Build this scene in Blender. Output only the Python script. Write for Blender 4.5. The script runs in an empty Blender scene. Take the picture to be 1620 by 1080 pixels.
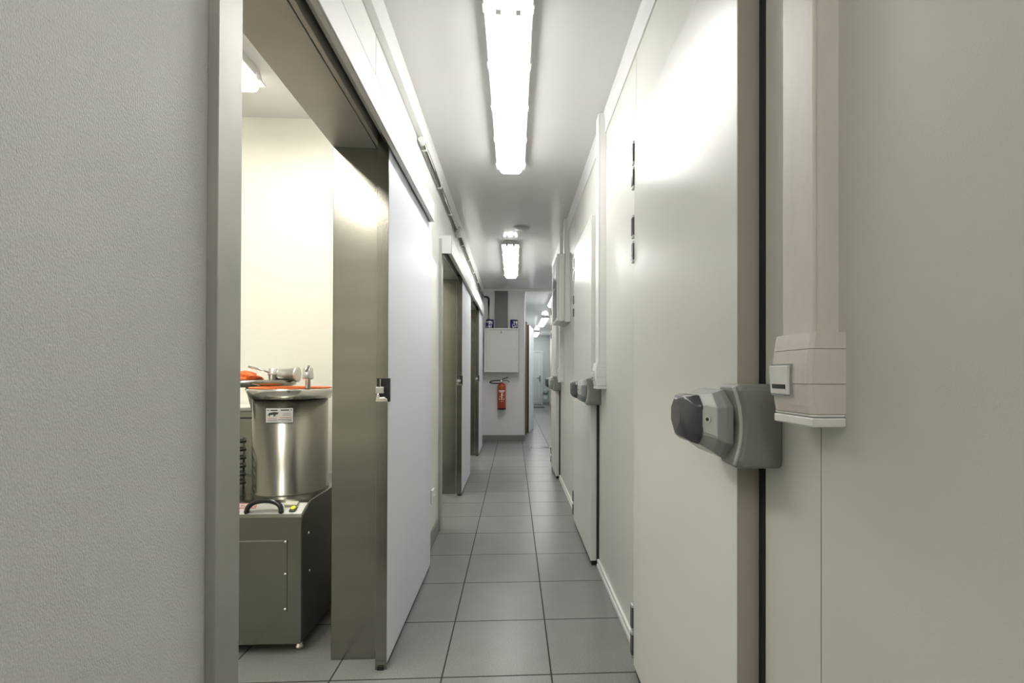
import bpy, bmesh, math, random
from mathutils import Vector, Matrix

random.seed(7)
S = bpy.context.scene
COL = S.collection
PI = math.pi

# ------------------------------------------------------------------ camera
def make_camera():
    f, yaw, pit, rol, px, py = 765.79, 0.0514099, 0.0054847, 0.0031872, 852.32, 587.70
    cy, sy = math.cos(yaw), math.sin(yaw)
    cp, sp = math.cos(pit), math.sin(pit)
    cr, sr = math.cos(rol), math.sin(rol)
    fw = Vector((sy * cp, cy * cp, sp))
    r0 = Vector((cy, -sy, 0))
    u0 = r0.cross(fw)
    r = cr * r0 + sr * u0
    u = -sr * r0 + cr * u0
    cam = bpy.data.cameras.new('camera')
    cam.sensor_width = 36
    cam.sensor_fit = 'HORIZONTAL'
    cam.lens = f / 1620 * 36
    cam.shift_x = -(px - 810) / 1620
    cam.shift_y = (py - 540) / 1620
    cam.clip_start = 0.02
    o = bpy.data.objects.new('camera', cam)
    m = Matrix((r, u, -fw)).transposed().to_4x4()
    m.translation = Vector((0, 0, 1.2))
    o.matrix_world = m
    COL.objects.link(o)
    S.camera = o
make_camera()

# ------------------------------------------------------------------ light and exposure
LAMP = 14.0           # emission of the corridor lamps' diffusers
LAMP_ROOM = 26.0
LAMP_REAR = 12.0
S.view_settings.view_transform = 'Standard'
S.view_settings.look = 'None'
S.view_settings.gamma = 1
S.view_settings.use_curve_mapping = False
S.view_settings.exposure = 0.52
W = bpy.data.worlds.new('world')
S.world = W
W.use_nodes = True
W.node_tree.nodes['Background'].inputs[0].default_value = (0, 0, 0, 1)
W.node_tree.nodes['Background'].inputs[1].default_value = 0

# ------------------------------------------------------------------ materials
def mat(name, col, rough=0.5, metal=0.0, spec=0.5, bump=None, var=None, coat=0.0, emit=None, alpha=None):
    """bump=(scale_xyz, strength, distance); var=(scale_xyz, amount) colour variation"""
    m = bpy.data.materials.new(name)
    m.use_nodes = True
    nt = m.node_tree
    b = nt.nodes['Principled BSDF']
    b.inputs['Base Color'].default_value = (*col, 1)
    b.inputs['Roughness'].default_value = rough
    b.inputs['Metallic'].default_value = metal
    b.inputs['Specular IOR Level'].default_value = spec
    if coat:
        b.inputs['Coat Weight'].default_value = coat
        b.inputs['Coat Roughness'].default_value = 0.12
    if emit:
        b.inputs['Emission Color'].default_value = (*emit[0], 1)
        b.inputs['Emission Strength'].default_value = emit[1]
    tc = nt.nodes.new('ShaderNodeTexCoord')
    def noise(scale, detail=3, rough_=0.55):
        mp = nt.nodes.new('ShaderNodeMapping')
        mp.inputs['Scale'].default_value = scale
        nt.links.new(tc.outputs['Object'], mp.inputs['Vector'])
        n = nt.nodes.new('ShaderNodeTexNoise')
        n.inputs['Scale'].default_value = 1
        n.inputs['Detail'].default_value = detail
        n.inputs['Roughness'].default_value = rough_
        nt.links.new(mp.outputs[0], n.inputs['Vector'])
        return n
    if var:
        n = noise(var[0])
        r = nt.nodes.new('ShaderNodeMapRange')
        r.inputs['From Min'].default_value = 0.3
        r.inputs['From Max'].default_value = 0.7
        r.inputs['To Min'].default_value = 1 - var[1]
        r.inputs['To Max'].default_value = 1 + var[1]
        nt.links.new(n.outputs['Fac'], r.inputs['Value'])
        mx = nt.nodes.new('ShaderNodeVectorMath')
        mx.operation = 'SCALE'
        mx.inputs[0].default_value = col
        nt.links.new(r.outputs[0], mx.inputs['Scale'])
        nt.links.new(mx.outputs[0], b.inputs['Base Color'])
    if bump:
        n = noise(bump[0], 2)
        bp = nt.nodes.new('ShaderNodeBump')
        bp.inputs['Strength'].default_value = bump[1]
        bp.inputs['Distance'].default_value = bump[2]
        nt.links.new(n.outputs['Fac'], bp.inputs['Height'])
        nt.links.new(bp.outputs[0], b.inputs['Normal'])
    return m

def floor_material():
    m = mat('grey_floor_tile', (0.2, 0.2, 0.2), 0.36, spec=0.45)
    nt = m.node_tree
    b = nt.nodes['Principled BSDF']
    tc = nt.nodes.new('ShaderNodeTexCoord')
    sx = nt.nodes.new('ShaderNodeSeparateXYZ')
    nt.links.new(tc.outputs['Object'], sx.inputs[0])
    T = 0.43453
    def M(op, a, b_=None, c=None):
        n = nt.nodes.new('ShaderNodeMath')
        n.operation = op
        for k, v in enumerate((a, b_, c)):
            if v is None: continue
            if isinstance(v, (int, float)): n.inputs[k].default_value = v
            else: nt.links.new(v, n.inputs[k])
        return n.outputs[0]
    def line(sock, off):
        q = M('DIVIDE', M('SUBTRACT', sock, off), T)
        fr = M('FRACT', q)
        d = M('MULTIPLY', M('MINIMUM', fr, M('SUBTRACT', 1.0, fr)), T)
        return d, M('FLOOR', q)
    dx, ix = line(sx.outputs[0], -0.28054)
    dy, iy = line(sx.outputs[1], 3.67592)
    d = M('MINIMUM', dx, dy)
    g = nt.nodes.new('ShaderNodeMapRange')           # 0 in the joint, 1 on the tile
    g.inputs['From Min'].default_value = 0.0022
    g.inputs['From Max'].default_value = 0.0042
    nt.links.new(d, g.inputs['Value'])
    # per-tile tone
    cb = nt.nodes.new('ShaderNodeCombineXYZ')
    nt.links.new(ix, cb.inputs[0]); nt.links.new(iy, cb.inputs[1])
    wn = nt.nodes.new('ShaderNodeTexWhiteNoise')
    wn.noise_dimensions = '2D'
    nt.links.new(cb.outputs[0], wn.inputs['Vector'])
    tone = M('MULTIPLY_ADD', wn.outputs['Value'], 0.08, 0.96)
    n1 = nt.nodes.new('ShaderNodeTexNoise')
    n1.inputs['Scale'].default_value = 260
    n1.inputs['Detail'].default_value = 2
    nt.links.new(tc.outputs['Object'], n1.inputs['Vector'])
    n2 = nt.nodes.new('ShaderNodeTexNoise')
    n2.inputs['Scale'].default_value = 6
    n2.inputs['Detail'].default_value = 4
    nt.links.new(tc.outputs['Object'], n2.inputs['Vector'])
    mr = nt.nodes.new('ShaderNodeMapRange')
    mr.inputs['From Min'].default_value = 0.40
    mr.inputs['From Max'].default_value = 0.60
    mr.inputs['To Min'].default_value = 0.80
    mr.inputs['To Max'].default_value = 1.20
    nt.links.new(n1.outputs['Fac'], mr.inputs['Value'])
    sp = mr.outputs[0]
    cl = M('MULTIPLY_ADD', n2.outputs['Fac'], 0.3, 0.85)
    k = M('MULTIPLY', M('MULTIPLY', sp, cl), tone)
    sc = nt.nodes.new('ShaderNodeVectorMath')
    sc.operation = 'SCALE'
    sc.inputs[0].default_value = (0.215, 0.217, 0.211)
    nt.links.new(k, sc.inputs['Scale'])
    mx = nt.nodes.new('ShaderNodeMix')
    mx.data_type = 'RGBA'
    mx.inputs[6].default_value = (0.028, 0.028, 0.026, 1)
    nt.links.new(g.outputs[0], mx.inputs[0])
    nt.links.new(sc.outputs[0], mx.inputs[7])
    nt.links.new(mx.outputs[2], b.inputs['Base Color'])
    rr = M('SUBTRACT', 0.8, M('MULTIPLY', g.outputs[0], 0.49))
    nt.links.new(rr, b.inputs['Roughness'])
    bp = nt.nodes.new('ShaderNodeBump')
    bp.inputs['Strength'].default_value = 0.25
    bp.inputs['Distance'].default_value = 0.002
    hh = M('ADD', g.outputs[0], M('MULTIPLY', n1.outputs['Fac'], 0.06))
    nt.links.new(hh, bp.inputs['Height'])
    nt.links.new(bp.outputs[0], b.inputs['Normal'])
    return m

M_ = {}
M_['floor'] = floor_material()
M_['ceiling'] = mat('white_ceiling_panel', (0.72, 0.715, 0.712), 0.17, spec=0.5, bump=((30, 1.2, 1), 0.08, 0.004))
M_['wall_emboss'] = mat('embossed_wall_panel', (0.83, 0.83, 0.84), 0.28, spec=0.5, bump=((520, 520, 230), 0.75, 0.004))
M_['wall_white'] = mat('white_wall_panel', (0.79, 0.79, 0.76), 0.34, spec=0.5, bump=((60, 60, 14), 0.05, 0.003))
M_['wall_right'] = mat('cream_wall_panel', (0.66, 0.66, 0.605), 0.36, spec=0.5, bump=((420, 420, 420), 0.1, 0.002))
M_['room_wall'] = mat('cream_embossed_wall', (0.82, 0.81, 0.74), 0.4, spec=0.5, bump=((160, 160, 80), 0.4, 0.004))
M_['far_wall'] = mat('white_far_wall', (0.76, 0.75, 0.75), 0.4)
M_['hall_wall'] = mat('white_hall_wall', (0.72, 0.75, 0.74), 0.35)
M_['hall_end'] = mat('grey_green_hall_wall', (0.42, 0.46, 0.45), 0.4)
M_['hall_door'] = mat('pale_green_grey_door', (0.52, 0.57, 0.56), 0.4)
M_['cove'] = mat('white_cove_trim', (0.82, 0.82, 0.80), 0.3)
M_['door_white'] = mat('white_sliding_door_sheet', (0.76, 0.78, 0.84), 0.42, spec=0.5)
M_['door_cold'] = mat('white_coldroom_door_sheet', (0.76, 0.76, 0.71), 0.26, spec=0.5, bump=((420, 420, 420), 0.05, 0.002))
M_['door_edge_shaded'] = mat('shaded_door_edge', (0.46, 0.43, 0.36), 0.45)  # near door's edge, browned to carry its dim warm light
M_['steel'] = mat('brushed_steel', (0.275, 0.27, 0.238), 0.21, metal=1.0, bump=((350, 350, 3), 0.06, 0.002), var=((1.5, 1.5, 9), 0.10))
M_['steel_h'] = mat('brushed_steel_sheet', (0.26, 0.258, 0.225), 0.22, metal=1.0, bump=((4, 350, 350), 0.05, 0.002), var=((3, 3, 3), 0.10))
M_['steel_shiny'] = mat('polished_steel', (0.68, 0.67, 0.63), 0.17, metal=1.0)
M_['steel_cyl'] = mat('brushed_cylinder_steel', (0.205, 0.2, 0.175), 0.23, metal=1.0, bump=((3, 3, 400), 0.06, 0.002))
M_['steel_trim'] = mat('matt_steel_trim', (0.47, 0.465, 0.435), 0.48, metal=0.7, bump=((300, 300, 300), 0.06, 0.002), var=((5, 5, 5), 0.08))
M_['steel_shaded'] = mat('shaded_steel_side', (0.09, 0.088, 0.078), 0.3, metal=1.0)  # same steel, with the shade between filler and wall in its colour
M_['alu'] = mat('satin_aluminium', (0.62, 0.62, 0.6), 0.35, metal=0.9)
M_['grey_base'] = mat('grey_plinth_tile', (0.22, 0.22, 0.20), 0.4)
M_['duct_grey'] = mat('grey_duct_sheet', (0.15, 0.15, 0.14), 0.45)
M_['white_plastic'] = mat('white_plastic', (0.82, 0.82, 0.79), 0.32)
M_['cream_plastic'] = mat('cream_plastic', (0.72, 0.685, 0.62), 0.38, var=((40, 40, 14), 0.03))  # cream, browned a little for the warm shadow on the near side
M_['white_paint'] = mat('white_enamel_steel', (0.68, 0.68, 0.66), 0.45)
M_['box_grey'] = mat('pale_grey_enclosure', (0.70, 0.73, 0.69), 0.38)
M_['dark_glass'] = mat('dark_panel_glass', (0.05, 0.055, 0.06), 0.12, spec=0.6)
M_['handle_grey'] = mat('grey_latch_plastic', (0.34, 0.36, 0.345), 0.26, spec=0.5)
M_['handle_pale_lit'] = mat('lit_pale_grey_latch_plastic', (0.50, 0.52, 0.50), 0.3)  # latch grey with lamp light painted in; also on the keeper rims
M_['keeper_grey'] = mat('matt_grey_latch_casting', (0.235, 0.245, 0.22), 0.42)
M_['handle_dark'] = mat('smoky_dark_plastic', (0.07, 0.072, 0.08), 0.2, spec=0.6)
M_['black'] = mat('black_rubber', (0.012, 0.012, 0.012), 0.6)
M_['black_gloss'] = mat('black_bakelite', (0.012, 0.012, 0.013), 0.2)
M_['orange'] = mat('orange_rubber', (0.80, 0.19, 0.05), 0.45)
M_['orange_cloth'] = mat('orange_cloth', (0.85, 0.17, 0.04), 0.8, var=((60, 60, 60), 0.35))
M_['red'] = mat('fire_red_paint', (0.40, 0.07, 0.022), 0.35)
M_['ink_white'] = mat('white_print', (0.85, 0.83, 0.8), 0.5)
M_['ink_dark'] = mat('dark_print', (0.03, 0.035, 0.03), 0.5)
M_['ink_red'] = mat('red_print', (0.45, 0.04, 0.04), 0.5)
M_['ink_grey'] = mat('grey_print', (0.25, 0.25, 0.24), 0.5)
M_['blue'] = mat('dark_blue_print', (0.02, 0.025, 0.16), 0.25)
M_['can_steel'] = mat('tinplate', (0.6, 0.6, 0.6), 0.3, metal=1.0)
M_['yellow'] = mat('yellow_green_button', (0.75, 0.85, 0.05), 0.35)
M_['beige'] = mat('beige_cap', (0.62, 0.60, 0.50), 0.5)
M_['wood'] = mat('brown_wood_edge', (0.20, 0.11, 0.05), 0.5, var=((80, 80, 4), 0.2))
M_['dark_grey'] = mat('dark_grey_mat', (0.06, 0.065, 0.065), 0.8)
M_['cable'] = mat('black_cable', (0.015, 0.015, 0.015), 0.35)
M_['white_board'] = mat('white_cutting_board', (0.82, 0.82, 0.78), 0.45)
M_['vent_grey'] = mat('grey_ceiling_cap', (0.42, 0.42, 0.42), 0.4)
M_['lamp'] = mat('lit_diffuser', (0.9, 0.9, 0.9), 0.4, emit=((1.0, 0.985, 0.96), LAMP))
M_['lamp_room'] = mat('lit_diffuser_warm', (0.9, 0.9, 0.88), 0.4, emit=((1.0, 0.965, 0.86), LAMP_ROOM))
M_['lamp_far_room'] = mat('lit_diffuser_far_room', (0.9, 0.9, 0.88), 0.4, emit=((1.0, 0.97, 0.9), 24))
M_['lamp_rear'] = mat('lit_diffuser_rear', (0.9, 0.9, 0.88), 0.4, emit=((1.0, 0.96, 0.89), LAMP_REAR))
M_['lamp_housing'] = mat('grey_lamp_housing', (0.50, 0.50, 0.49), 0.4)
M_['lamp_clip'] = mat('clear_lamp_clip', (0.72, 0.72, 0.70), 0.25)

# ------------------------------------------------------------------ mesh builder
class MB:
    def __init__(self):
        self.bm = bmesh.new()
    def box(self, x0, x1, y0, y1, z0, z1):
        v = [self.bm.verts.new((x, y, z)) for z in (z0, z1) for (x, y) in ((x0, y0), (x1, y0), (x1, y1), (x0, y1))]
        for f in ((3, 2, 1, 0), (4, 5, 6, 7), (0, 1, 5, 4), (1, 2, 6, 5), (2, 3, 7, 6), (3, 0, 4, 7)):
            self.bm.faces.new([v[i] for i in f])
        return self
    def loft(self, rings, close=True, caps=True, smooth=False):
        """rings: lists of equal-length point lists"""
        vs = [[self.bm.verts.new(p) for p in r] for r in rings]
        n = len(vs[0])
        fs = []
        for a, b in zip(vs, vs[1:]):
            for i in range(n if close else n - 1):
                j = (i + 1) % n
                fs.append(self.bm.faces.new((a[i], a[j], b[j], b[i])))
        if smooth:
            for f in fs: f.smooth = True
        if caps and close:
            self.bm.faces.new(vs[0][::-1])
            self.bm.faces.new(vs[-1])
        return self
    def prism(self, pts, axis, a, b):
        """extrude a 2D outline along an axis; pts are the other two coordinates in order"""
        def P(p, t):
            if axis == 'X': return (t, p[0], p[1])
            if axis == 'Y': return (p[0], t, p[1])
            return (p[0], p[1], t)
        return self.loft([[P(p, a) for p in pts], [P(p, b) for p in pts]])
    def lathe(self, prof, c=(0, 0, 0), axis='Z', n=40, caps=True, smooth=True):
        """prof: (radius, height) pairs along the axis"""
        rings = []
        for r, h in prof:
            ring = []
            for k in range(n):
                t = 2 * PI * k / n
                p, q = r * math.cos(t), r * math.sin(t)
                if axis == 'Z': ring.append((c[0] + p, c[1] + q, c[2] + h))
                elif axis == 'X': ring.append((c[0] + h, c[1] + p, c[2] + q))
                else: ring.append((c[0] + p, c[1] + h, c[2] + q))
            rings.append(ring)
        return self.loft(rings, caps=caps, smooth=smooth)
    def tube(self, pts, r, n=10, radii=None):
        pts = [Vector(p) for p in pts]
        up = Vector((0.123, 0.34, 0.93)).normalized()
        rings = []
        for i, p in enumerate(pts):
            d = (pts[min(i + 1, len(pts) - 1)] - pts[max(i - 1, 0)]).normalized()
            a = d.cross(up)
            if a.length < 1e-3: a = d.cross(Vector((1, 0, 0)))
            a.normalize()
            b = d.cross(a).normalized()
            up = a.cross(d)
            rr = radii[i] if radii else r
            rings.append([p + rr * (math.cos(2 * PI * k / n) * a + math.sin(2 * PI * k / n) * b) for k in range(n)])
        return self.loft(rings, smooth=True)
    def build(self, name, m, parent=None, bevel=0, seg=2, offset=None):
        bmesh.ops.recalc_face_normals(self.bm, faces=self.bm.faces)
        me = bpy.data.meshes.new(name)
        self.bm.to_mesh(me)
        self.bm.free()
        me.materials.append(M_[m] if isinstance(m, str) else m)
        o = bpy.data.objects.new(name, me)
        COL.objects.link(o)
        if parent:
            o.parent = parent
            if offset is None:
                off = Vector((0, 0, 0))
                q = parent
                while q: off += q.location; q = q.parent
                me.transform(Matrix.Translation(-off))
        if bevel:
            md = o.modifiers.new('bevel', 'BEVEL')
            md.width = bevel
            md.segments = seg
            md.limit_method = 'ANGLE'
            md.angle_limit = math.radians(35)
        return o

def tag(o, label=None, cat=None, group=None):
    if label: o['label'] = label
    if cat: o['category'] = cat
    if group: o['group'] = group
    return o
def struct(o):
    o['kind'] = 'structure'
    return o
def empty(name, loc, label=None, cat=None, group=None):
    o = bpy.data.objects.new(name, None)
    o.empty_display_size = 0.1
    o.location = loc
    COL.objects.link(o)
    return tag(o, label, cat, group)
def text_mesh(name, body, size, m, parent, loc, rot, shear=0, align='CENTER'):
    cu = bpy.data.curves.new(name, 'FONT')
    cu.body = body
    cu.size = size
    cu.shear = shear
    cu.align_x = align
    cu.extrude = 0.0003
    t = bpy.data.objects.new(name, cu)
    COL.objects.link(t)
    dg = bpy.context.evaluated_depsgraph_get()
    me = bpy.data.meshes.new_from_object(t.evaluated_get(dg))
    bpy.data.objects.remove(t)
    me.materials.clear()
    me.materials.append(M_[m])
    o = bpy.data.objects.new(name, me)
    COL.objects.link(o)
    off = Vector((0, 0, 0))
    q = parent
    while q: off += q.location; q = q.parent
    o.parent = parent
    o.location = Vector(loc) - off
    o.rotation_euler = rot
    return o

# ------------------------------------------------------------------ setting
XL, XR, ZC, YF = -0.575, 0.535, 2.735, 8.726
XB = -0.752                     # room side of the left wall
Y0, Y1 = -3.0, 19.2
struct(MB().box(-3.3, 1.6, Y0 - .15, Y1 + .15, -0.1, 0).build('floor', 'floor'))
struct(MB().box(XL, 1.6, Y0, Y1, ZC, ZC + 0.1).build('ceiling', 'ceiling'))

# left wall with its three openings
OPEN = [(0.955, 2.085), (3.75, 4.905), (6.17, 7.21)]
ZO = 2.165
near = MB().box(XB, XL, Y0, OPEN[0][0], 0, 2.95).build('wall_left', 'wall_emboss')
struct(near)
b = MB()
b.box(XB, XL, OPEN[0][0], OPEN[0][1], ZO, 2.95)
b.box(XB, XL, OPEN[0][1], 2.038, ZO, 2.95) if False else None
b.box(XB, XL, OPEN[0][1], OPEN[1][0], 0, 2.95)
b.box(XB, XL, OPEN[1][0], OPEN[1][1], ZO, 2.95)
b.box(XB, XL, OPEN[1][1], OPEN[2][0], 0, 2.95)
b.box(XB, XL, OPEN[2][0], OPEN[2][1], ZO, 2.95)
b.box(XB, XL, OPEN[2][1], YF + 0.15, 0, 2.95)
struct(b.build('wall_left', 'wall_white'))
# right wall
b = MB()
b.box(XR, XR + 0.12, Y0, 6.75, 0, ZC)
struct(b.build('wall_right', 'wall_right'))
struct(MB().box(XR + 0.12, 1.5, 6.63, 6.75, 0, ZC).build('wall_corner', 'hall_wall'))
struct(MB().box(XL, 0.2, YF, YF + 0.15, 0, ZC).build('wall_far', 'far_wall'))
struct(MB().box(XL, XR, Y0 - 0.12, Y0, 0, ZC).build('wall_near', 'wall_right'))
# hall beyond
struct(MB().box(0.1, 0.2, YF + 0.15, Y1, 0, ZC).build('wall_hall_left', 'hall_wall'))
struct(MB().box(1.42, 1.54, 6.75, Y1, 0, ZC).build('wall_hall_right', 'hall_wall'))
struct(MB().box(0.1, 1.54, Y1, Y1 + 0.12, 0, ZC).build('wall_hall_end', 'hall_end'))
# room behind the first sliding door, and the two closed rooms after it
ZR = 2.85
struct(MB().box(-3.2, XB, -1.6, 8.9, ZR, ZR + 0.1).build('ceiling', 'ceiling'))
struct(MB().box(-3.2, XB, 3.2, 3.3, 0, ZR).build('wall_room_back', 'room_wall'))
struct(MB().box(-3.2, XB, -1.6, -1.5, 0, ZR).build('wall_room_front', 'room_wall'))
struct(MB().box(-3.3, -3.2, -1.6, 8.9, 0, ZR).build('wall_room_outer', 'room_wall'))
struct(MB().box(-3.2, XB, 8.75, 8.9, 0, ZR).build('wall_room_end', 'room_wall'))
struct(MB().box(-3.2, XB, 5.5, 5.6, 0, ZR).build('wall_room_divider', 'room_wall'))

# cove trims along the corridor's ceiling (two faceted bands)
b = MB()
b.prism([(XL, 2.606), (XL + .034, 2.606), (XL + .034, ZC), (XL, ZC)], 'Y', Y0, YF)
struct(b.build('trim_1', 'cove'))
b = MB()
b.prism([(XR, 2.615), (XR - .006, 2.615), (XR - .008, 2.70), (XR - .016, ZC), (XR, ZC)], 'Y', Y0, 6.75)
struct(b.build('trim_2', 'cove'))
struct(MB().box(XL + .034, 1.42, YF - .02, YF, 2.69, ZC).build('trim_3', 'cove', bevel=.004))
# plinths
for y0, y1 in ((2.17, 3.715), (4.985, 6.135), (7.29, YF)):
    b = MB().box(XL, XL + .012, y0, y1, 0, 0.105)
    struct(b.build('baseboard_left', 'grey_base', bevel=.003))
struct(MB().box(XL + .012, 0.2, YF - .014, YF, 0, 0.108).build('baseboard_far', 'grey_base', bevel=.003))
for y0, y1 in ((Y0, 1.0), (1.945, 3.0), (3.91, 5.53), (6.28, 6.75)):
    b = MB()
    b.box(XR - .016, XR, y0, y1, 0, 0.024)
    b.box(XR - .010, XR, y0, y1, 0.024, 0.030)
    b.box(XR - .013, XR, y0, y1, 0.030, 0.052)
    struct(b.build('baseboard_right', 'white_plastic', bevel=.003))
struct(MB().box(0.2, 1.42, Y1 - .012, Y1, 0, 0.1).build('baseboard_hall', 'grey_base'))
# panel joints of the walls (thin recessed strips)
def joint(x, y, z0, z1, w=0.002):
    sgn = 1 if x < 0 else -1
    return MB().box(min(x, x + sgn * .0006), max(x, x + sgn * .0006), y - w / 2, y + w / 2, z0, z1)
struct(joint(XL, 2.03, 2.24, 2.61).build('trim_4', 'ink_grey'))
struct(joint(XR, 2.1, 0.053, 2.615).build('trim_5', 'ink_grey'))
struct(joint(XR, 0.817, 0.053, 1.116, .0012).build('trim_6', 'ink_grey'))
struct(joint(XR, 4.2, 0.053, 2.615).build('trim_7', 'ink_grey'))

# steel door frames of the three openings
def steel_frame(k, y0, y1, tw):
    """y0..y1 clear opening; tw width of the trim on the corridor face"""
    b = MB()
    b.box(XL, XL + .012, y1 + .006, y1 + tw, 0, 2.24)             # far face trim (behind the leaf)
    b.box(XB - .01, XL - .002, y0 - .012, y0 - .0005, 0, ZO - .01)         # near lining
    b.box(XB - .01, XL - .003, y1, y1 + .012, 0, ZO - .01)        # far lining
    struct(b.build('trim_%d' % k, 'steel', bevel=.0015, seg=1))
    b = MB()
    b.box(XL, XL + .02, y0 - tw, y0, 0, 2.24)                     # near face trim
    b.box(XB - .01, XL - .008, y0, y1, ZO - .012, ZO)             # soffit lining
    b.box(XL - .004, XL + .012, y0, y1 + .02, ZO - .012, 2.24)    # head trim
    struct(b.build('trim_%d' % (k + 10), 'steel_trim', bevel=.0015, seg=1))
steel_frame(8, 1.015, 2.076, .08)
steel_frame(9, 3.815, 4.897, .08)
steel_frame(10, 6.235, 7.2, .08)

# sliding doors standing open along the left wall
def sliding_door(n, y0, y1, zt):
    d = MB().box(-.556, -.512, y0 + .004, y1, 0.022, zt).build('door_%d' % n, 'door_white', bevel=.0015, seg=1)
    struct(d)
    MB().box(-.5575, -.5125, y0, y0 + .004, 0.0, zt - .002).build('edge_strip', 'steel', d)
    MB().box(-.552, -.518, y0 + .01, y1 - .01, 0.004, 0.022).build('bottom_seal', 'black', d)
    MB().box(-.549, -.523, y0 - .006, y0, 0.0, 0.016).build('floor_guide', 'black', d, bevel=.002)
    # recessed pull with a bright latch plate at hip height
    g = MB()
    g.box(-.556, -.506, y0 - .0012, y0 + .0005, 1.086, 1.182)
    g.box(-.511, -.5085, y0, y0 + .03, 1.086, 1.182)
    p = g.build('pull_recess', 'black', d, bevel=.001)
    g = MB()
    g.box(-.559, -.526, y0 - .008, y0 - .001, 1.121, 1.147)
    g.box(-.543, -.539, y0 - .006, y0 - .001, 1.147, 1.178)
    g.build('latch_plate', 'alu', p, bevel=.001)
    g = MB()
    g.prism([(-.559, 1.086), (-.509, 1.086), (-.511, 1.097), (-.522, 1.106), (-.540, 1.104), (-.545, 1.12), (-.552, 1.12)], 'Y', y0 - .012, y0 - .001)
    g.build('finger_cup', 'steel_shiny', p, bevel=.002)
    return d
sliding_door(1, 2.0, 3.03, 2.168)
sliding_door(2, 4.82, 5.775, 2.168)
sliding_door(3, 7.14, 7.98, 2.168)

# track covers over the sliding doors
def track_cover(y0, y1, z0, z1, label, endcap=True):
    t = empty('track_cover', (XL, y0, z0), label, 'door track', 'sliding door tracks on the left wall')
    b = MB()
    b.box(-.485, -.480, y0, y1, z0, z1)
    b.box(-.502, -.485, y0, y1, z0, z0 + .004)
    b.box(XL, -.480, y0, y1, z1, z1 + .005)
    if endcap:
        b.box(XL, -.480, y1 - .004, y1, z0, z1)
        b.box(XL, -.480, y0, y0 + .004, z0, z1)
    b.build('cover', 'white_paint', t, bevel=.0015, seg=1)
    b = MB()
    b.box(-.551, -.510, y0 + .006, y1 - .006, z0 + .068, z0 + .112)
    b.build('rail', 'box_grey', t, bevel=.003)
    for k in range(max(2, int((y1 - y0) / .55))):
        yy = y0 + .25 + k * .55
        if yy < y1 - .1:
            MB().lathe([(.004, -.0015), (.004, 0)], (-.480, yy, z1 - .025), 'X', 10).build('screw', 'alu', t)
track_cover(0.95, 2.93, 2.112, 2.232, 'long white sheet-metal track cover above the nearest open sliding door', True)
track_cover(3.745, 6.2, 2.125, 2.26, 'white track cover above the second steel-framed opening on the left')
track_cover(6.206, 7.82, 2.14, 2.29, 'white track cover farthest down the left wall, beside the electrical cabinet')

# cold-room doors on the right wall
def cold_door(n, y0, y1, zt, gx=.525, edge='door_cold', x=.485):
    d = MB().box(x, x + (.042 if gx > .53 else .038), y0, y1, 0.03, zt).build('door_%d' % n, 'door_cold', bevel=.002, seg=2)
    struct(d)
    MB().box(x + .0005, x + (.041 if gx > .53 else .037), y0 - .0012, y0, 0.03, zt - .003).build('edge_band', edge, d)
    b = MB()
    b.box(x + (.042 if gx > .53 else .038), XR + .002, y0 + .001, y1 - .001, 0.03, zt - .002)
    b.build('back_sheet', edge if gx > .53 else 'black', d)
    b = MB()
    b.box(gx, XR + .002, y0 - .027, y0 - .0015, 0.0, zt)
    b.box(x + .008, XR - .001, y0 + .002, y1 - .002, 0.004, 0.03)
    b.build('gasket', 'black', d)
    # hinges on the far edge
    for z0, z1 in ((1.655, 1.745), (1.755, 1.85), (1.955, 2.045), (2.055, 2.15), (.055, .16), (.165, .27)):
        h = MB().box(x - .006, XR, y1 + .002, y1 + .028, z0, z1).build('hinge', 'alu', d, bevel=.003)
        MB().box(x - .0066, x + .03, y1 + .0015, y1 + .027, z0 + .012, z1 - .012).build('hinge_cover', 'handle_dark', h)
    # latch handle: faceted body, dark grip on its corridor side, lock plate on the near chamfer, coloured lamp-lit
    y = y0
    def ring(X, ya, yb, za, zb, c):
        return [(X, y + p, q) for p, q in ((ya + c, za), (yb - c, za), (yb, za + c), (yb, zb - c), (yb - c, zb), (ya + c, zb), (ya, zb - c), (ya, za + c))]
    h = MB().loft([ring(x - .001, .006, .125, 1.026, 1.165, .03), ring(.452, .004, .123, 1.022, 1.168, .035),
                   ring(.449, -.064, .123, 1.022, 1.170, .036), ring(.432, -.067, .12, 1.028, 1.168, .034),
                   ring(.415, -.066, .115, 1.040, 1.162, .030), ring(.396, -.030, .105, 1.052, 1.157, .022)]).build('door_handle', 'handle_grey', d, bevel=.004, seg=3)
    MB().loft([ring(.3975, -.034, .108, 1.050, 1.158, .022), ring(.384, -.030, .102, 1.054, 1.157, .022), ring(.371, -.014, .088, 1.063, 1.154, .022),
               ring(.361, .008, .066, 1.078, 1.146, .02)], smooth=True).build('grip', 'handle_dark', h, bevel=.004, seg=3)
    u = Vector((-.019, .036, 0)).normalized()
    nn = Vector((-.036, -.019, 0)).normalized()
    p0 = Vector((.415, y - .066, 0))
    rings = []
    for off in (-.004, .0016):
        rings.append([p0 + u * a_ + nn * off + Vector((0, 0, z_)) for a_, z_ in ((.001, 1.074), (.036, 1.080), (.040, 1.095), (.040, 1.122), (.036, 1.138), (.001, 1.134))])
    MB().loft(rings).build('lock_plate', 'handle_pale_lit', h, bevel=.0015)
    kc = p0 + u * .024 + Vector((0, 0, 1.108))
    MB().tube([kc, kc + nn * .004], .0075, 16).build('key_cylinder', 'alu', h)
    MB().tube([kc + nn * .004, kc + nn * .0044], .004, 10).build('keyhole', 'black', h)
    return d
cold_door(4, 1.03, 1.935, 2.205, .5335, 'door_edge_shaded')
cold_door(5, 3.03, 3.895, 2.205)
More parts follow.
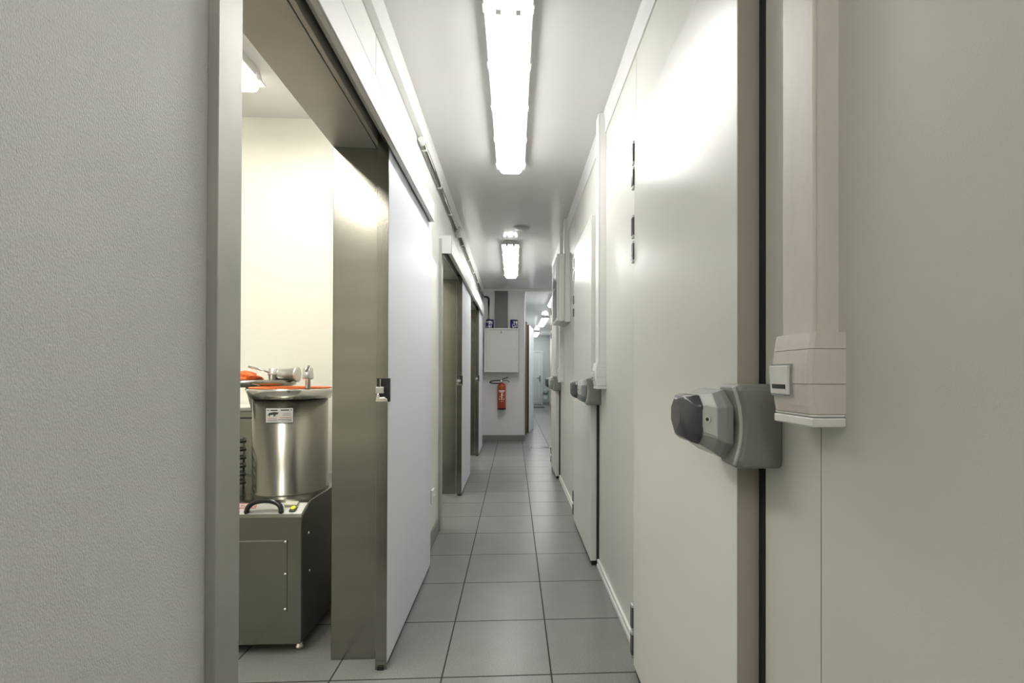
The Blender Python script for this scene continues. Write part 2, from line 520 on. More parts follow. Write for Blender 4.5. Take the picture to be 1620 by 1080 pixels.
cold_door(6, 5.56, 6.24, 2.205)

def keeper(y, label):
    """latch keeper screwed to the wall beside a cold-room door"""
    t = empty('latch_keeper', (XR, y - .05, 1.095), label, 'latch', 'latch keepers on the right wall')
    rings = []
    for z, r in ((1.012, .014), (1.018, .005), (1.03, 0), (1.06, 0), (1.10, 0), (1.14, 0), (1.168, 0), (1.176, .004), (1.181, .014)):
        q = (z - 1.096) / .085
        xm = .452 - .018 * q * q + r
        a, bb = y - .092 + r * .6, y - .006 - r * .3
        rings.append([(XR, a, z), (xm + .012, a, z), (xm + .003, a + .004, z), (xm, a + .012, z), (xm + .004, bb, z), (XR, bb, z)])
    MB().loft(rings, smooth=False).build('housing', 'keeper_grey', t, bevel=.006, seg=3)
    rim = []
    for k in range(13):
        z = 1.020 + k * (1.176 - 1.020) / 12
        q = (z - 1.096) / .085
        rim.append((.4535 - .018 * q * q, y - .086, z))
    MB().tube(rim, .0035, 8).build('rim', 'handle_pale_lit', t)
keeper(1.03, 'large grey latch keeper on the wall beside the nearest cold-room door')
keeper(3.03, 'grey latch keeper beside the second cold-room door')
keeper(5.56, 'small-looking grey latch keeper beside the farthest cold-room door, past the control box')

# ------------------------------------------------------------------ ceiling lamps
def lamp(xc, y0, y1, zc, label, group, m='lamp', clips=5, w=.19, hh=.042):
    t = empty('ceiling_lamp', (xc, (y0 + y1) / 2, zc), label, 'lamp', group)
    h = w / 2
    b = MB()
    b.prism([(xc - h * .72, zc), (xc - h * .98, zc - hh + .002), (xc + h * .98, zc - hh + .002), (xc + h * .72, zc)], 'Y', y0, y1)
    b.build('housing', 'lamp_housing', t, bevel=.004)
    zz = zc - hh
    prof = [(-h * .90, zz), (-h * .90, zz - .012), (-h * .80, zz - .036), (-h * .64, zz - .048), (h * .64, zz - .048), (h * .80, zz - .036), (h * .90, zz - .012), (h * .90, zz)]
    rings = []
    for yy, s in ((y0 + .006, .80), (y0 + .022, .93), (y0 + .05, 1), (y1 - .05, 1), (y1 - .022, .93), (y1 - .006, .80)):
        rings.append([(xc + px * s, yy, zz + (pz - zz) * (s if s < 1 else 1)) for px, pz in prof])
    MB().loft(rings).build('diffuser', m, t)
    b = MB()
    b.box(xc - h - .006, xc + h + .006, y0 - .002, y1 + .002, zz - .006, zz + .006)
    b.build('gasket', 'lamp_housing', t, bevel=.002)
    for s in (-1, 1):
        for k in range(clips):
            yy = y0 + .09 + (y1 - y0 - .18) * k / (clips - 1)
            c = MB()
            c.box(min(xc + s * h * .98, xc + s * (h + .011)), max(xc + s * h * .98, xc + s * (h + .011)), yy - .016, yy + .016, zz - .02, zz + .012)
            c.build('clip', 'lamp_clip', t, bevel=.003)
    for s in (-1, 1):
        MB().box(xc + s * h * .42 - .011, xc + s * h * .42 + .011, y0 + .045, y0 + .075, zz - .0495, zz - .044).build('tube_socket', 'lamp_clip', t, bevel=.002)
    for yy in (y0 - .002, y1 - .01):
        for s in (-1, 1):
            MB().box(xc + s * h * .42 - .012, xc + s * h * .42 + .012, yy, yy + .012, zz - .03, zz + .02).build('end_catch', 'lamp_housing', t, bevel=.002)
G = 'twin-tube ceiling lamps of the corridor and hall'
lamp(-.027, 1.87, 3.52, ZC, 'big lit tube lamp on the corridor ceiling, nearest the viewer', G)
lamp(-.045, 5.55, 7.35, ZC, 'lit tube lamp on the corridor ceiling above the approach to the electrical cabinet', G)
lamp(.82, 8.95, 10.5, ZC, 'lit tube lamp in the far hall half hidden behind the control box', G)
lamp(.825, 12.78, 14.75, ZC, 'lit tube lamp in the middle of the far hall ceiling', G)
lamp(.815, 17.1, 18.7, ZC, 'farthest lit tube lamp, just in front of the hall end wall', G)
lamp(-1.455, 1.15, 2.70, ZR, 'lit tube lamp inside the room on the left, cut off by the door frame', None, 'lamp_room', hh=.085)
lamp(-1.39, -.85, .70, ZR, 'lit tube lamp in the left room, in front of the one in view', None, 'lamp_room')
lamp(-1.6, 3.6, 5.1, ZR, 'lit tube lamp in the closed room behind the second opening', None, 'lamp_far_room')
lamp(-1.6, 6.0, 7.5, ZR, 'lit tube lamp in the closed room behind the third opening', None, 'lamp_far_room')
lamp(-.03, -1.85, -.2, ZC, 'lit tube lamp on the corridor ceiling behind the viewer', G, 'lamp_rear')

# round cap on the ceiling before the second lamp
t = empty('ceiling_rosette', (.075, 5.06, ZC), 'small round grey rosette flat on the ceiling before the second lamp', 'rosette')
MB().lathe([(.085, 0), (.085, -.008), (.075, -.014), (.02, -.016)], (.075, 5.06, ZC), 'Z', 32).build('disc', 'vent_grey', t)
MB().lathe([(.09, 0), (.09, -.004), (.085, -.004)], (.075, 5.06, ZC), 'Z', 32).build('flange', 'lamp_housing', t)

# ------------------------------------------------------------------ conduit on the left wall
cx, cz = -.552, 2.585
def conduit(y0, y1, clips, label):
    t = empty('conduit_pipe', (cx, y0, cz), label, 'pipe', 'grey conduit of the corridor')
    MB().tube([(cx, y0, cz), (cx, y1, cz)], .0125, 10).build('pipe', 'steel_h', t)
    for yy in clips:
        MB().box(XL + .001, cx + .015, yy - .008, yy + .008, cz - .016, cz + .016).build('clip', 'white_plastic', t, bevel=.003)
    return t
t = conduit(2.9, 4.655, (3.0, 3.6, 4.2), 'thin grey conduit under the left ceiling edge, near side of the round junction box')
MB().tube([(cx, 2.88, cz), (cx, 2.93, cz)], .018, 10).build('end_sleeve', 'white_plastic', t)
conduit(4.845, YF - .05, (5.2, 5.9, 6.6, 7.3, 8.0), 'thin grey conduit under the left ceiling edge, between junction box and far wall')
t = empty('conduit_pipe', (cx + .1, YF - .03, 2.2), 'grey conduit with black elbow dropping down the far wall behind the left can', 'pipe', 'grey conduit of the corridor')
pts = [(cx + .016, YF - .03, cz)] + [(cx + .05 + .05 * math.sin(a), YF - .03, cz - .05 + .05 * math.cos(a)) for a in [k * PI / 12 for k in range(7)]] + [(cx + .1, YF - .03, cz - .14)]
MB().tube(pts, .015, 10).build('elbow', 'black', t)
MB().tube([(cx + .1, YF - .018, cz - .14), (cx + .1, YF - .018, 2.02)], .013, 10).build('pipe', 'steel_h', t)

t = empty('junction_box', (cx, 4.75, cz), 'round pale junction box in the conduit above the second opening', 'junction box')
MB().lathe([(.055, .0), (.055, .05), (.048, .056)], (XL, 4.75, cz), 'X', 28).build('body', 'box_grey', t)
MB().lathe([(.04, .056), (.038, .062), (.01, .064)], (XL, 4.75, cz), 'X', 28).build('lid', 'white_plastic', t)
for s in (-1, 1):
    MB().lathe([(.018, s * .05), (.018, s * .088)], (cx, 4.75, cz), 'Y', 14).build('gland', 'box_grey', t)

# wall socket low on the left wall
t = empty('wall_socket', (XL, 3.45, .34), 'small white socket low on the left wall behind the open sliding door', 'socket')
MB().box(XL, XL + .016, 3.41, 3.49, .29, .39).build('body', 'white_plastic', t, bevel=.006)
MB().box(XL + .016, XL + .021, 3.42, 3.48, .30, .345).build('flap', 'box_grey', t, bevel=.004)

# ------------------------------------------------------------------ trunking and switches on the right wall
def trunking(y0, y1, z0, z1, label, m='white_plastic', x=.490):
    t = empty('cable_trunking', (XR, (y0 + y1) / 2, z0), label, 'trunking', 'vertical cable trunkings on the right wall')
    MB().box(x + .008, XR, y0 + .002, y1 - .002, z0, z1).build('base', m, t)
    MB().box(x, x + .0072, y0, y1, z0, z1).build('lid', m, t, bevel=.002)
def switch(y0, y1, label, m='white_plastic'):
    t = empty('light_switch', (XR, (y0 + y1) / 2, 1.115), label, 'switch', 'light switches on the right wall')
    def piece(zs):
        rings = []
        for z in zs:
            q = (z - 1.2) / .07
            xo = .4725 + .008 * q * q
            rings.append([(XR, y0, z), (xo + .006, y0, z), (xo, y0 + .006, z), (xo, y1 - .006, z), (xo + .006, y1, z), (XR, y1, z)])
        return MB().loft(rings)
    piece([1.243, 1.255, 1.27]).build('top_cover', m, t)
    piece([1.186, 1.2, 1.22, 1.2422]).build('frame', m, t)
    piece([1.137, 1.15, 1.17, 1.1852]).build('bottom_cover', m, t)
    b = MB()
    b.box(.479, XR, y0 - .001, y1 + .001, 1.116, 1.131)
    b.box(.48, XR, y0, y1, 1.132, 1.1365)
    b.build('end_cap', 'white_plastic', t, bevel=.003)
    ya, yb = y0 + .05, y1 - .006
    MB().box(.4705, .478, ya - .004, yb + .002, 1.1635, 1.2195).build('rocker_recess', 'handle_grey', t)
    r = MB().prism([(.4685, 1.1665), (.478, 1.1665), (.478, 1.2165), (.465, 1.2165)], 'Y', ya, yb).build('rocker', 'white_plastic', t, bevel=.0015)
    MB().prism([(.4672, 1.176), (.470, 1.176), (.470, 1.184), (.4666, 1.184)], 'Y', ya + .008, yb - .008).build('label_window', 'ink_dark', r)
trunking(.77, .86, 1.268, ZC - .002, 'wide cream cable trunking dropping to the nearest switch, right foreground', 'cream_plastic')
switch(.754, .868, 'cream light switch at the foot of the nearest trunking, right foreground', 'cream_plastic')
trunking(2.80, 2.89, 1.268, ZC - .002, 'white cable trunking beside the second cold-room door')
switch(2.784, 2.898, 'white light switch above the second cold-room door latch')
trunking(5.17, 5.26, 1.268, ZC - .002, 'white cable trunking running behind the control box to the farthest switch')
switch(5.154, 5.268, 'white light switch above the farthest cold-room door latch')
trunking(4.74, 4.83, 2.37, ZC - .002, 'short white trunking from the ceiling into the top of the control box')

# control box on the right wall
t = empty('control_box', (XR, 4.9, 2.04), 'grey wall control box with dark front panel between the cold-room doors', 'control box')
MB().box(.487, XR, 4.58, 5.12, 1.70, 2.36).build('back_plate', 'white_paint', t, bevel=.003)
MB().box(.428, .4865, 4.645, 5.115, 1.715, 2.365).build('body', 'box_grey', t, bevel=.005)
d = MB().box(.41, .4275, 4.648, 5.112, 1.718, 2.362).build('door', 'box_grey', t, bevel=.004)
MB().box(.407, .410, 4.67, 5.09, 1.75, 2.05).build('window', 'dark_glass', d)
MB().box(.407, .410, 4.67, 5.09, 2.06, 2.34).build('window', 'dark_glass', d)
MB().box(.404, .409, 4.86, 4.89, 2.05, 2.06).build('latch', 'alu', d)

# ------------------------------------------------------------------ far wall things
t = empty('electrical_cabinet', (-.22, YF, 1.232), 'white metal electrical cabinet with warning triangle on the far wall', 'cabinet')
yb = YF - .18
k = (yb / YF)
def fx(x): return x * k
cx0, cx1, z0, z1 = -.522, .078, 1.2325, 2.01
MB().box(cx0, cx1, yb, YF, z0, z1).build('body', 'white_paint', t, bevel=.004)
b = MB()
b.box(cx0, cx1, yb - .014, yb, z0, z0 + .03); b.box(cx0, cx1, yb - .014, yb, z1 - .03, z1)
b.box(cx0, cx0 + .03, yb - .014, yb, z0 + .03, z1 - .03); b.box(cx1 - .03, cx1, yb - .014, yb, z0 + .03, z1 - .03)
b.build('frame', 'white_paint', t, bevel=.003)
d = MB().box(cx0 + .036, cx1 - .036, yb - .005, yb - .0005, z0 + .036, z1 - .036).build('door', 'white_paint', t, bevel=.002)
MB().box(cx1 - .075, cx1 - .045, yb - .014, yb - .005, 1.60, 1.64).build('lock', 'alu', d, bevel=.002)
b = MB()
b.prism([(-.245, 1.925), (-.205, 1.925), (-.225, 1.962)], 'Y', yb - .0062, yb - .005)
tri = b.build('warning_triangle', 'ink_dark', d)
MB().prism([(-.237, 1.9295), (-.213, 1.9295), (-.225, 1.951)], 'Y', yb - .0068, yb - .0062).build('triangle_field', 'yellow', tri)
MB().prism([(-.226, 1.947), (-.2285, 1.939), (-.2255, 1.939), (-.2265, 1.932), (-.2215, 1.941), (-.2245, 1.941), (-.223, 1.947)], 'Y', yb - .0072, yb - .0068).build('bolt_symbol', 'ink_dark', tri)

t = empty('duct', (-.22, YF, 2.36), 'flat dark grey duct rising from the electrical cabinet to the ceiling', 'duct')
MB().box(-.345, -.11, YF - .045, YF, 2.012, 2.69).build('panel', 'duct_grey', t, bevel=.003)
MB().box(-.35, -.345, YF - .05, YF, 2.012, 2.69).build('edge_strip', 'white_paint', t)
MB().box(-.11, -.105, YF - .05, YF, 2.012, 2.69).build('edge_strip', 'white_paint', t)

def can(x, label, marks):
    yc, z = yb + .075, 2.0105
    t = empty('paint_can', (x, yc, z), label, 'can', 'blue cans on the electrical cabinet')
    R = .071
    MB().lathe([(R, 0), (R, .004), (R - .002, .006), (R - .002, .146), (R, .149), (R, .152)], (x, yc, z), 'Z', 32).build('body', 'blue', t)
    MB().lathe([(R - .004, .152), (R - .004, .156), (R - .012, .156), (R - .014, .150)], (x, yc, z), 'Z', 32).build('lid', 'blue', t)
    # printed panels wrapped on the front
    for a0, a1, za, zb in marks:
        rr = R - .0012
        pts = [(x + rr * math.sin(a0 + (a1 - a0) * q / 5), yc - rr * math.cos(a0 + (a1 - a0) * q / 5)) for q in range(6)]
        b = MB()
        b.loft([[(p[0], p[1], z + za) for p in pts], [(p[0], p[1], z + zb) for p in pts]], close=False, caps=False)
        b.build('printed_panel', 'ink_white', t)
can(-.428, 'blue printed can on the left end of the electrical cabinet', [(-.9, -.45, .098, .122), (-.3, .35, .095, .125), (-.3, .25, .066, .086), (.45, .7, .07, .12), (-.35, .6, .008, .014), (-.3, .1, .02, .05), (.3, .5, .02, .055), (-.8, -.55, .02, .035)])
can(.001, 'blue printed can on the right end of the electrical cabinet', [(-.1, .15, .095, .125), (.4, .95, .09, .125), (-.1, .1, .06, .085), (.5, .9, .066, .08), (-.3, 0, .012, .03), (.15, .4, .02, .05), (.6, .9, .03, .05), (-.5, -.4, .02, .08)])

# fire extinguisher
ex, ey = -.213, YF - .105
t = empty('fire_extinguisher', (ex, ey, .585), 'red fire extinguisher with black hose hanging on the far wall', 'extinguisher')
R = .074
MB().lathe([(R - .012, .585), (R, .60), (R, .985), (R - .006, 1.01), (R - .025, 1.033), (.026, 1.045)], (ex, ey, 0), 'Z', 36).build('body', 'red', t)
MB().lathe([(R - .004, .572), (R + .001, .576), (R + .001, .60), (R - .002, .603)], (ex, ey, 0), 'Z', 36).build('foot_ring', 'black', t)
v = MB().lathe([(.022, 1.045), (.022, 1.075), (.016, 1.085), (.016, 1.098)], (ex - .01, ey, 0), 'Z', 20).build('valve', 'steel_shiny', t)
MB().tube([(ex - .015, ey, 1.085), (ex + .03, ey, 1.12), (ex + .115, ey - .01, 1.148)], .007, 8).build('lever', 'black', v)
MB().tube([(ex - .005, ey, 1.075), (ex + .05, ey, 1.092), (ex + .105, ey - .01, 1.085), (ex + .135, ey - .01, 1.06)], .006, 8).build('carry_handle', 'black', v)
hp = []
for q in range(25):
    a = q / 24 * PI * 1.0
    hp.append((ex - .03 - .18 * math.sin(a) ** .8, ey - .03 + .02 * math.cos(a), 1.064 + .026 * math.cos(a) - .006 * math.sin(a)))
MB().tube(hp, .0105, 8).build('hose', 'black', t)
MB().box(ex - .03, ex + .03, ey + R - .004, YF, .80, .90).build('wall_bracket', 'alu', t)
def ex_patch(a0, a1, za, zb, m):
    rr = R + .0007
    pts = [(ex + rr * math.sin(a0 + (a1 - a0) * q / 6), ey - rr * math.cos(a0 + (a1 - a0) * q / 6)) for q in range(7)]
    MB().loft([[(p[0], p[1], za) for p in pts], [(p[0], p[1], zb) for p in pts]], close=False, caps=False).build('label_print', m, t)
for a0, a1, za, zb, m in ((-.75, .8, .895, .915, 'ink_white'), (-.5, .45, .877, .886, 'ink_white'), (-.12, .28, .845, .865, 'ink_white'), (-.14, .22, .815, .838, 'ink_white'), (-.16, .2, .785, .808, 'ink_white'),
                          (-.7, -.4, .752, .772, 'ink_white'), (-.12, .16, .75, .775, 'ink_white'), (.4, .62, .752, .772, 'ink_white'), (-.6, -.3, .80, .812, 'ink_white'), (.4, .7, .82, .826, 'yellow'), (-.3, .4, .72, .725, 'ink_white')):
    ex_patch(a0, a1, za, zb, m)

# ------------------------------------------------------------------ floor drain and the hall beyond
t = empty('floor_drain', (.43, 7.93, 0), 'steel drain grate in the floor before the far wall opening', 'drain')
b = MB()
for y in (7.85, 7.99): b.box(.255, .60, y, y + .018, 0.0, .004)
for x in (.255, .582): b.box(x, x + .018, 7.868, 7.99, 0.0, .004)
b.build('rim', 'steel_shiny', t)
b = MB()
b.box(.30, .555, 7.90, 7.96, 0, .004)
for k in range(4):
    b.box(.276 + k * .005, .2785 + k * .005, 7.868, 7.99, 0, .004); b.box(.562 + k * .005, .5645 + k * .005, 7.868, 7.99, 0, .004)
b.build('grate', 'steel_shiny', t)
MB().box(.273, .582, 7.868, 7.99, 0.0, .0012).build('pit', 'black', t)

# door leaf open into the hall
a = math.atan2(.437 - .306, 10.67 - 9.8)
d = empty('door_7', (.286, 9.8, 0))
struct(d)
leaf = MB().box(-.02, .02, .001, .88, 0.012, 2.20).build('panel', 'door_white', d, offset=False)
MB().box(-.021, .021, -.003, .001, 0.012, 2.20).build('edge_band', 'wood', d, offset=False)
h = MB().box(.02, .026, .72, .76, .98, 1.18).build('handle_plate', 'alu', d, offset=False)
MB().tube([(.026, .74, 1.12), (.06, .74, 1.12), (.065, .66, 1.12)], .008, 8).build('door_handle', 'alu', h, offset=False)
d.rotation_euler = (0, 0, -a)
b = MB()
b.box(.2, .262, 9.66, 9.76, 0, 2.25)
struct(b.build('trim_11', 'duct_grey', bevel=.003))
b = MB().box(.186, .204, YF - .012, YF + .15, 0.108, 2.69)
struct(b.build('trim_12', 'alu', bevel=.002))

# door in the hall's end wall
d = MB().box(.34, 1.08, Y1 - .04, Y1 - .005, 0.02, 2.06).build('door_8', 'hall_door', bevel=.004)
struct(d)
b = MB()
for (x0, x1, zz0, zz1) in ((.42, 1.0, .12, .95), (.42, 1.0, 1.1, 1.98)):
    b.box(x0, x1, Y1 - .043, Y1 - .0405, zz0, zz0 + .015); b.box(x0, x1, Y1 - .043, Y1 - .0405, zz1 - .015, zz1)
    b.box(x0, x0 + .015, Y1 - .043, Y1 - .0405, zz0, zz1); b.box(x1 - .015, x1, Y1 - .043, Y1 - .0405, zz0, zz1)
b.build('panel_moulding', 'box_grey', d)
h = MB().box(1.015, 1.05, Y1 - .05, Y1 - .04, .9, 1.15).build('handle_plate', 'handle_dark', d)
MB().tube([(1.03, Y1 - .05, 1.05), (1.03, Y1 - .09, 1.05), (.92, Y1 - .09, 1.05)], .012, 8).build('door_handle', 'handle_dark', h)
b = MB()
b.box(.27, .335, Y1 - .05, Y1, 0, 2.13); b.box(1.085, 1.15, Y1 - .05, Y1, 0, 2.13); b.box(.335, 1.085, Y1 - .05, Y1, 2.065, 2.13)
struct(b.build('trim_13', 'hall_door', bevel=.003))
t = tag(MB().box(.55, 1.12, 17.3, 17.9, 0, .012).build('door_mat', 'dark_grey', bevel=.004), 'dark doormat before the door at the end of the far hall', 'mat')
t = empty('dispenser', (1.25, Y1, .5), 'small dark rounded dispenser on the hall end wall right of the far door', 'dispenser')
MB().lathe([(.05, -.12), (.1, -.11), (.11, -.02), (.11, 0)], (1.26, Y1, .52), 'Y', 20).build('body', 'handle_grey', t)
MB().box(1.18, 1.34, Y1 - .03, Y1, .22, .38).build('tray', 'white_plastic', t, bevel=.01)

# ------------------------------------------------------------------ sausage filler in the room on the left
mx0, mx1, my0, my1 = -1.50, -.902, 2.125, 2.80
t = empty('sausage_filler', ((mx0 + mx1) / 2, (my0 + my1) / 2, 0), 'stainless sausage filling machine with upright cylinder in the left room', 'machine')
ZT = .636
prof = [(my0, .045), (my0, .585), (my0 + .006, .596), (my0 + .075, .628), (my0 + .10, ZT), (my1, ZT), (my1, .045)]
b = MB()
b.prism(prof, 'X', mx0, mx1 - .004)
b.build('cabinet', 'steel_h', t, bevel=.003)
prof2 = [(my0 + .002, .05), (my0 + .002, .583), (my0 + .02, .602), (my0 + .055, .618), (my0 + .10, .630), (my1, .634), (my1, .05)]
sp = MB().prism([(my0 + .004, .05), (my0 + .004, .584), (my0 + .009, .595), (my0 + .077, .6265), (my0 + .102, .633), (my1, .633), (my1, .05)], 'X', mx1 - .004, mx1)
sp = sp.build('side_panel', 'steel_shaded', t)
for y, z in ((my0 + .06, .50), (my0 + .07, .33), (my0 + .5, .5), (my0 + .5, .33)):
    MB().lathe([(.006, 0), (.006, .003), (.003, .005)], (mx1, y, z), 'X', 10).build('screw', 'steel_shiny', sp)
fp = MB().box(mx0 + .06, mx1 - .062, my0 - .003, my0 - .0003, .185, .49).build('front_panel', 'steel_h', t, bevel=.001)
for x in (mx1 - .068, mx0 + .066):
    for z in (.195, .345, .482):
        MB().lathe([(.0065, 0), (.0065, -.003), (.003, -.006)], (x, my0 - .003, z), 'Y', 12).build('screw', 'steel_shiny', fp)
MB().box(mx0 + .06, mx1 - .075, my0 - .006, my0 - .003, .486, .4885).build('panel_lip', 'steel_shiny', fp)
for x in (mx0 + .03, mx1 - .03):
    for y in (my0 + .05, my1 - .05):
        MB().lathe([(.016, .0), (.018, .012), (.012, .018), (.012, .046)], (x, y, 0), 'Z', 16).build('foot', 'steel_shiny', t)
# control strip on the slanted top
def onslant(x, s, h=0.0):
    """point on the slanted control panel: s 0..1 from front to back, h above it"""
    y = my0 + .006 + s * .069
    z = .596 + s * .032
    n = Vector((0, -.032, .069)).normalized()
    return Vector((x, y, z)) + n * h
def slant_slab(xa, xb, s0, s1, h0, h1):
    rings = []
    for h in (h0, h1):
        rings.append([onslant(xa, s0, h), onslant(xb, s0, h), onslant(xb, s1, h), onslant(xa, s1, h)])
    return MB().loft(rings)
cp = slant_slab(mx0 + .02, mx1 - .008, .02, .98, .0002, .0016).build('control_panel', 'alu', t)
hand = []
for q in range(15):
    a = PI * q / 14
    hand.append(onslant(-1.071 - .072 * math.cos(a), .18, .004) + Vector((0, .012 * math.sin(a), .044 * math.sin(a) ** .75)))
hand = [onslant(-1.147, .16, .001)] + hand + [onslant(-.995, .16, .001)]
MB().tube(hand, .0105, 10).build('handle', 'black_gloss', t)
slant_slab(-1.0, -.945, .62, .95, .0016, .014).build('switch_cap', 'beige', cp, bevel=.003)
bt = slant_slab(-.967, -.940, .18, .56, .0016, .008).build('button_base', 'handle_dark', cp, bevel=.002)
pos = onslant(-.953, .40, .008)
ang = math.atan2(.032, .069)
o = MB().lathe([(.0115, 0), (.0115, .004), (.008, .006)], (0, 0, 0), 'Z', 20).build('start_button', 'yellow', bt, offset=False)
off = Vector(t.location)
o.location = pos - off
o.rotation_euler = (ang, 0, 0)
lp = onslant(-1.156, .56, .002)
text_mesh('brand_lettering', 'TALSA', .026, 'ink_red', cp, lp, (ang, 0, 0), .25)
for s in (.50, .92):
    slant_slab(-1.22, -1.118, s, s + .04, .0017, .0022).build('red_stripe', 'ink_red', cp)
# cylinder
cc = (-1.096, 2.45)
R = .167
cyl = MB().lathe([(R + .006, ZT), (R + .006, ZT + .006), (R, ZT + .010), (R, 1.085), (R - .006, 1.085), (R - .006, .80), (.0, .80)], (cc[0], cc[1], 0), 'Z', 64, caps=False).build('cylinder', 'steel_cyl', t)
MB().lathe([(R + .001, 1.080), (R + .012, 1.080), (R + .030, 1.118), (R + .030, 1.126), (R + .022, 1.128), (R - .004, 1.122), (R - .004, 1.085)], (cc[0], cc[1], 0), 'Z', 64, caps=False).build('rim', 'steel_shiny', t)
MB().lathe([(.0, 1.118), (R - .012, 1.120), (R + .014, 1.1285), (R + .018, 1.132), (R + .014, 1.1345), (R - .01, 1.130)], (cc[0], cc[1], 0), 'Z', 64, caps=False).build('piston_seal', 'orange', t)
# clamp screw on the rim
px, py = -.962, 2.318
cs = MB().lathe([(.0115, 1.130), (.0115, 1.172), (.022, 1.174), (.024, 1.182), (.024, 1.197), (.0235, 1.199), (.021, 1.225), (.012, 1.229)], (px, py, 0), 'Z', 24).build('clamp_screw', 'alu', t)
MB().tube([(px, py - .02, 1.209), (px + .02, py - .035, 1.24)], .005, 8).build('lever', 'handle_grey', cs)
# lid swung open to the left rear
lx, ly = -1.40, 2.68
lid = MB().lathe([(.2, 1.1365), (.207, 1.140), (.207, 1.160), (.2, 1.165), (.0, 1.166)], (lx, ly, 0), 'Z', 64).build('lid', 'steel_h', t)
MB().lathe([(.14, 1.128), (.19, 1.130), (.19, 1.1365)], (lx, ly, 0), 'Z', 48).build('lid_rim', 'steel_cyl', lid)
kx, ky = -1.286, 2.66
MB().lathe([(.021, 1.165), (.021, 1.19), (.026, 1.192), (.026, 1.198), (.021, 1.224), (.016, 1.228)], (kx, ky, 0), 'Z', 24).build('clamp_post', 'alu', lid)
MB().tube([(kx - .008, ky - .018, 1.206), (kx - .06, ky - .02, 1.222), (kx - .118, ky - .02, 1.236)], .006, 8).build('clamp_lever', 'steel_shiny', lid)
MB().lathe([(.028, -.07), (.031, -.02), (.033, .035), (.036, .036), (.036, .058), (.041, .060), (.041, .072), (.03, .0725)], (-1.237, 2.68, 1.195), 'X', 32).build('outlet_tube', 'alu', lid)
MB().tube([(lx - .02, ly, 1.14), (lx - .02, ly + .09, .95), (lx - .02, ly + .09, .62)], .022, 12).build('lid_column', 'steel_cyl', t)
# sticker on the cylinder
def cyl_patch(a0, a1, za, zb, m, parent, name, rr, n=10):
    pts = [(cc[0] + rr * math.sin(a0 + (a1 - a0) * q / n), cc[1] - rr * math.cos(a0 + (a1 - a0) * q / n)) for q in range(n + 1)]
    return MB().loft([[(p[0], p[1], za) for p in pts], [(p[0], p[1], zb) for p in pts]], close=False, caps=False).build(name, m, parent)
A0, A1, SZ0, SZ1 = -.245, .460, .974, 1.040
st = cyl_patch(A0, A1, SZ0, SZ1, 'white_paint', cyl, 'sticker', R + .0012)
def sa(u): return A0 + (A1 - A0) * u
def sz(v): return SZ1 + (SZ0 - SZ1) * v
for u0, u1, v0, v1, m in ((.04, .15, .10, .18, 'ink_grey'), (.19, .46, .10, .18, 'ink_dark'), (.50, .52, .13, .15, 'ink_grey'), (.57, .87, .09, .17, 'ink_dark'), (.91, .97, .09, .17, 'ink_grey'),
                          (.66, .93, .33, .36, 'ink_grey'), (.63, .93, .45, .49, 'ink_grey'), (.55, .94, .64, .67, 'ink_red'), (.05, .42, .68, .71, 'ink_red'),
                          (.05, .44, .79, .85, 'ink_grey'), (.48, .95, .78, .81, 'ink_dark'), (.05, .46, .92, .95, 'ink_grey'), (.62, .97, .88, .905, 'ink_dark')):
    cyl_patch(sa(u0), sa(u1), sz(v1), sz(v0), m, st, 'print_line', R + .0018, 6)
# walking bull silhouette: columns of (u, v_top, v_bottom)
for cols in ([(.10, .42, .44), (.13, .33, .46), (.19, .30, .47), (.26, .285, .45), (.33, .25, .45), (.40, .27, .45), (.45, .285, .40), (.485, .28, .36), (.50, .31, .34)],
             [(.05, .555, .56), (.08, .46, .53), (.11, .40, .46), (.13, .38, .42)],
             [(.125, .44, .57), (.16, .44, .57), (.18, .44, .47)], [(.30, .54, .57), (.33, .44, .57), (.37, .42, .50)], [(.36, .46, .52), (.39, .50, .56), (.40, .54, .56)], [(.43, .38, .43), (.46, .36, .45)]):
    rr = R + .002
    top = [(cc[0] + rr * math.sin(sa(u)), cc[1] - rr * math.cos(sa(u)), sz(a)) for u, a, b_ in cols]
    bot = [(cc[0] + rr * math.sin(sa(u)), cc[1] - rr * math.cos(sa(u)), sz(b_)) for u, a, b_ in cols]
    MB().loft([bot, top], close=False, caps=False).build('bull_emblem', 'ink_dark', st)

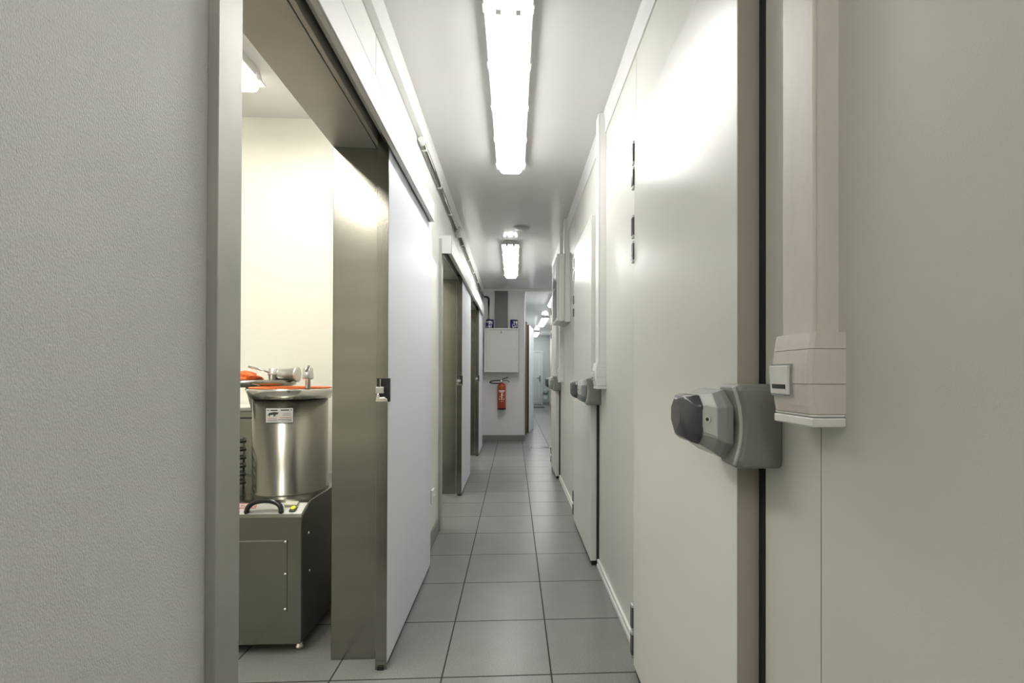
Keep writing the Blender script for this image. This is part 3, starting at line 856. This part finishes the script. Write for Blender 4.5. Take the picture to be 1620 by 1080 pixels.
# crumpled orange cloth on the lid
b = MB()
rings = []
for j in range(9):
    f = j / 8
    ring = []
    for k in range(28):
        a_ = 2 * PI * k / 28
        rr = (.066 * math.cos(f * PI / 2) ** .7 + .003) * (1 + .22 * math.sin(3 * a_ + j) + .12 * math.sin(7 * a_ - 2 * j))
        ring.append((-1.435 + rr * math.cos(a_) * 1.1, 2.66 + rr * math.sin(a_) * .8, 1.1665 + .045 * f ** .8 * (1 + .1 * math.sin(5 * a_ + 2 * j))))
    rings.append(ring)
b.loft(rings, smooth=True)
tag(b.build('cloth', 'orange_cloth'), 'crumpled orange cloth lying on the swung-open lid of the filler', 'cloth')

# cable bundle on the machine, left of the cylinder
b = MB()
t = empty('wire_rack', (-1.40, 2.42, ZT), 'black wire rack standing on the filler left of its cylinder', 'rack')
for zz in (.66, .70, .74, .78, .82, .86):
    MB().tube([(-1.47, 2.36, zz), (-1.345, 2.36, zz + .01), (-1.30, 2.42, zz + .01), (-1.345, 2.5, zz + .01), (-1.47, 2.5, zz)], .006, 8).build('wire', 'cable', t)
for (xa, za, xb_, zb_) in ((-1.42, .72, -1.345, .86), (-1.385, .66, -1.315, .80)):
    MB().tube([(xa, 2.345, za), (xb_, 2.345, zb_)], .004, 8).build('bright_rod', 'steel_shiny', t)
MB().tube([(-1.345, 2.35, .862), (-1.31, 2.36, .80), (-1.335, 2.35, .72), (-1.35, 2.34, .655)], .005, 8).build('loose_cable', 'cable', t)
for x in (-1.46, -1.35):
    for y in (2.36, 2.5):
        MB().tube([(x, y, ZT), (x, y, .88)], .005, 8).build('post', 'cable', t)

# steel work table behind
t = empty('work_table', (-2.05, 3.0, 0), 'steel cupboard with white top behind the filler against the rear wall', 'work table')
MB().box(-2.6, -1.47, 2.86, 3.19, .08, .945).build('body', 'steel_h', t, bevel=.004)
MB().box(-2.62, -1.45, 2.84, 3.195, .946, .984).build('worktop', 'steel_h', t, bevel=.004)
MB().box(-2.61, -1.46, 2.845, 3.19, .985, 1.003).build('cutting_board', 'white_board', t, bevel=.004)
for x in (-2.55, -1.52):
    for y in (2.90, 3.14):
        MB().lathe([(.02, 0), (.02, .08)], (x, y, 0), 'Z', 12).build('foot', 'steel_shiny', t)
